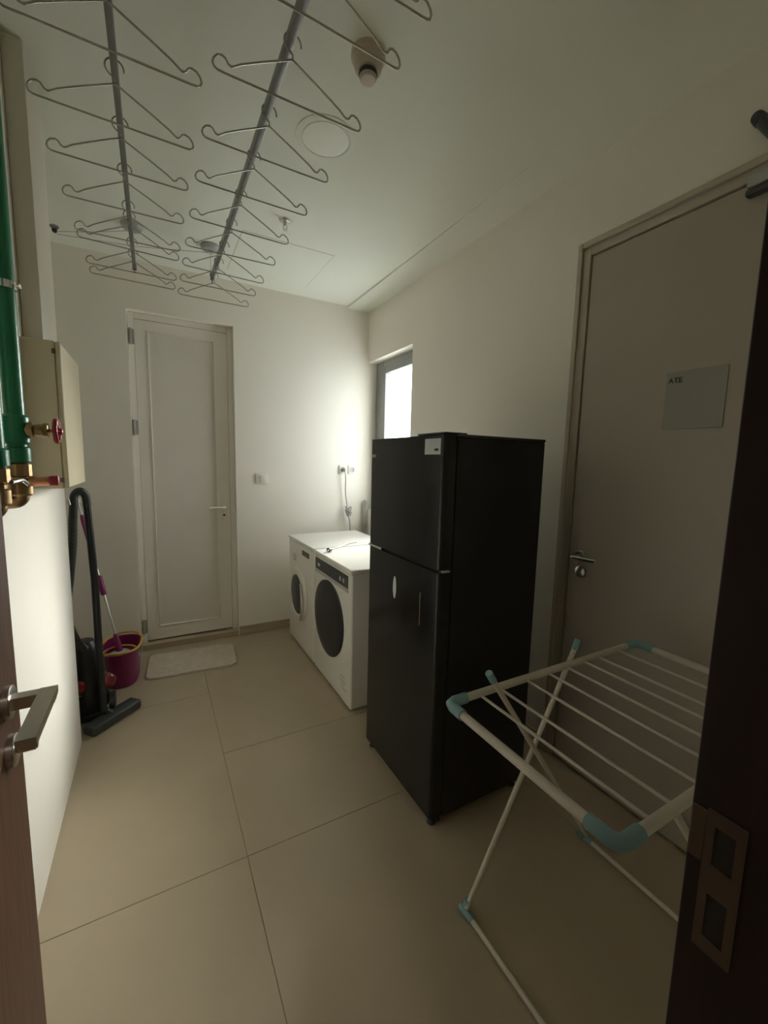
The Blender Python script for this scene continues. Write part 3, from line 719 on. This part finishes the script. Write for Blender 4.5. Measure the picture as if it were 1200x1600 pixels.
# ------------------------------------------------------------ folding drying rack (right foreground)
rk = empty('drying_rack', (1.12, 0.62, 0), 0, 'white folding laundry drying rack with pale blue joints by the right door', 'drying rack')
def K(x, y, z): return (x - 1.12, y - 0.62, z)
RX0, RX1, RY0, RY1, RZ = 0.700, 1.600, 0.372, 0.866, 0.790
rt = 0.0115; c = 0.055
T('frame_rail', 'rack', rk, [K(RX0, RY0 + c, RZ), K(RX0, RY1 - c, RZ)], rt, 14)
T('frame_rail', 'rack', rk, [K(RX1, RY0 + c, RZ), K(RX1, RY1 - c, RZ)], rt, 14)
T('frame_rail', 'rack', rk, [K(RX0 + c, RY0, RZ), K(RX1 - c, RY0, RZ)], rt, 14)
T('frame_rail', 'rack', rk, [K(RX0 + c, RY1, RZ), K(RX1 - c, RY1, RZ)], rt, 14)
for (sx, sy, x, y_) in ((1, 1, RX0, RY0), (-1, 1, RX1, RY0), (1, -1, RX0, RY1), (-1, -1, RX1, RY1)):
    pts = [K(x + sx * c * 1.15, y_, RZ), K(x + sx * 0.022, y_, RZ), K(x + sx * 0.006, y_ + sy * 0.006, RZ), K(x, y_ + sy * 0.022, RZ), K(x, y_ + sy * c * 1.15, RZ)]
    bm = bmesh.new(); tube(bm, pts, 0.0150, 14); tag(obj('corner_joint', bm, 'blue', rk, 50), 'pale blue corner joint')
for x in (0.812, 0.890, 1.001, 1.101, 1.191, 1.282, 1.360, 1.474):
    T('rod', 'rack', rk, [K(x, RY0, RZ - 0.002), K(x, RY1, RZ - 0.002)], 0.0042, 8)
for (yf, yt, zt) in ((0.893, 0.862, 0.835), (0.285, 0.372, 0.775)):
    T('leg', 'rack', rk, [K(0.834, yf, 0.030), K(1.245, yt + 0.012, 0.835)], 0.0082, 12)
    T('leg', 'rack', rk, [K(1.426, yf - 0.008, 0.030), K(0.845 + (0.835 - zt) * 0.72, yt - 0.014 * (zt > 0.8), zt)], 0.0082, 12)
    tag(T('leg_cap', 'blue', rk, [K(1.245, yt + 0.012, 0.832), K(1.262, yt + 0.012, 0.866)], 0.011, 12), 'pale blue leg cap')
    if zt > 0.8: tag(T('leg_cap', 'blue', rk, [K(0.849, yt - 0.014, 0.828), K(0.829, yt - 0.014, 0.858)], 0.011, 12), 'pale blue leg cap')
for x in (0.832, 1.426):
    T('foot_bar', 'rack', rk, [K(x, 0.895, 0.018), K(x, 0.28, 0.018)], 0.0082, 12)
    for yy, s in ((0.905, 1), (0.270, -1)):
        bm = bmesh.new(); tube(bm, [K(x, yy + s * 0.012, 0.016), K(x, yy - s * 0.045, 0.018)], [0.013, 0.011], 12)
        tube(bm, [K(x, yy - s * 0.006, 0.010), K(x + (0.012 if x < 1 else -0.014), yy - s * 0.008, 0.052)], [0.013, 0.011], 12)
        tag(obj('foot_cap', bm, 'blue', rk, 50), 'pale blue foot cap')

# ------------------------------------------------------------ pieces that ride on a part become its sub-parts
def ride(root, part, names):
    host = [c for c in root.children if c.name.split('.')[0] == part][0]
    for c in list(root.children):
        if c.name.split('.')[0] in names and c is not host: c.parent = host
ride(d1, 'door_leaf', ('rosette', 'door_handle', 'thumb_turn'))
ride(d2, 'door_leaf', ('panel_bead', 'door_panel', 'handle_plate', 'door_handle', 'keyhole'))
ride(d3, 'door_leaf', ('rosette', 'door_handle', 'lock_rosette'))
ride(fr, 'freezer_door', ('energy_sticker', 'sticker_print', 'corner_badge', 'handle_lip'))
ride(fr, 'fridge_door', ('oval_glint', 'glint_strip'))
ride(win, 'window_frame', ('window_sash', 'pane'))
ride(wa, 'control_panel', ('panel_rim', 'display', 'panel_print'))
ride(vc, 'wand', ('handle', 'handle_slider'))
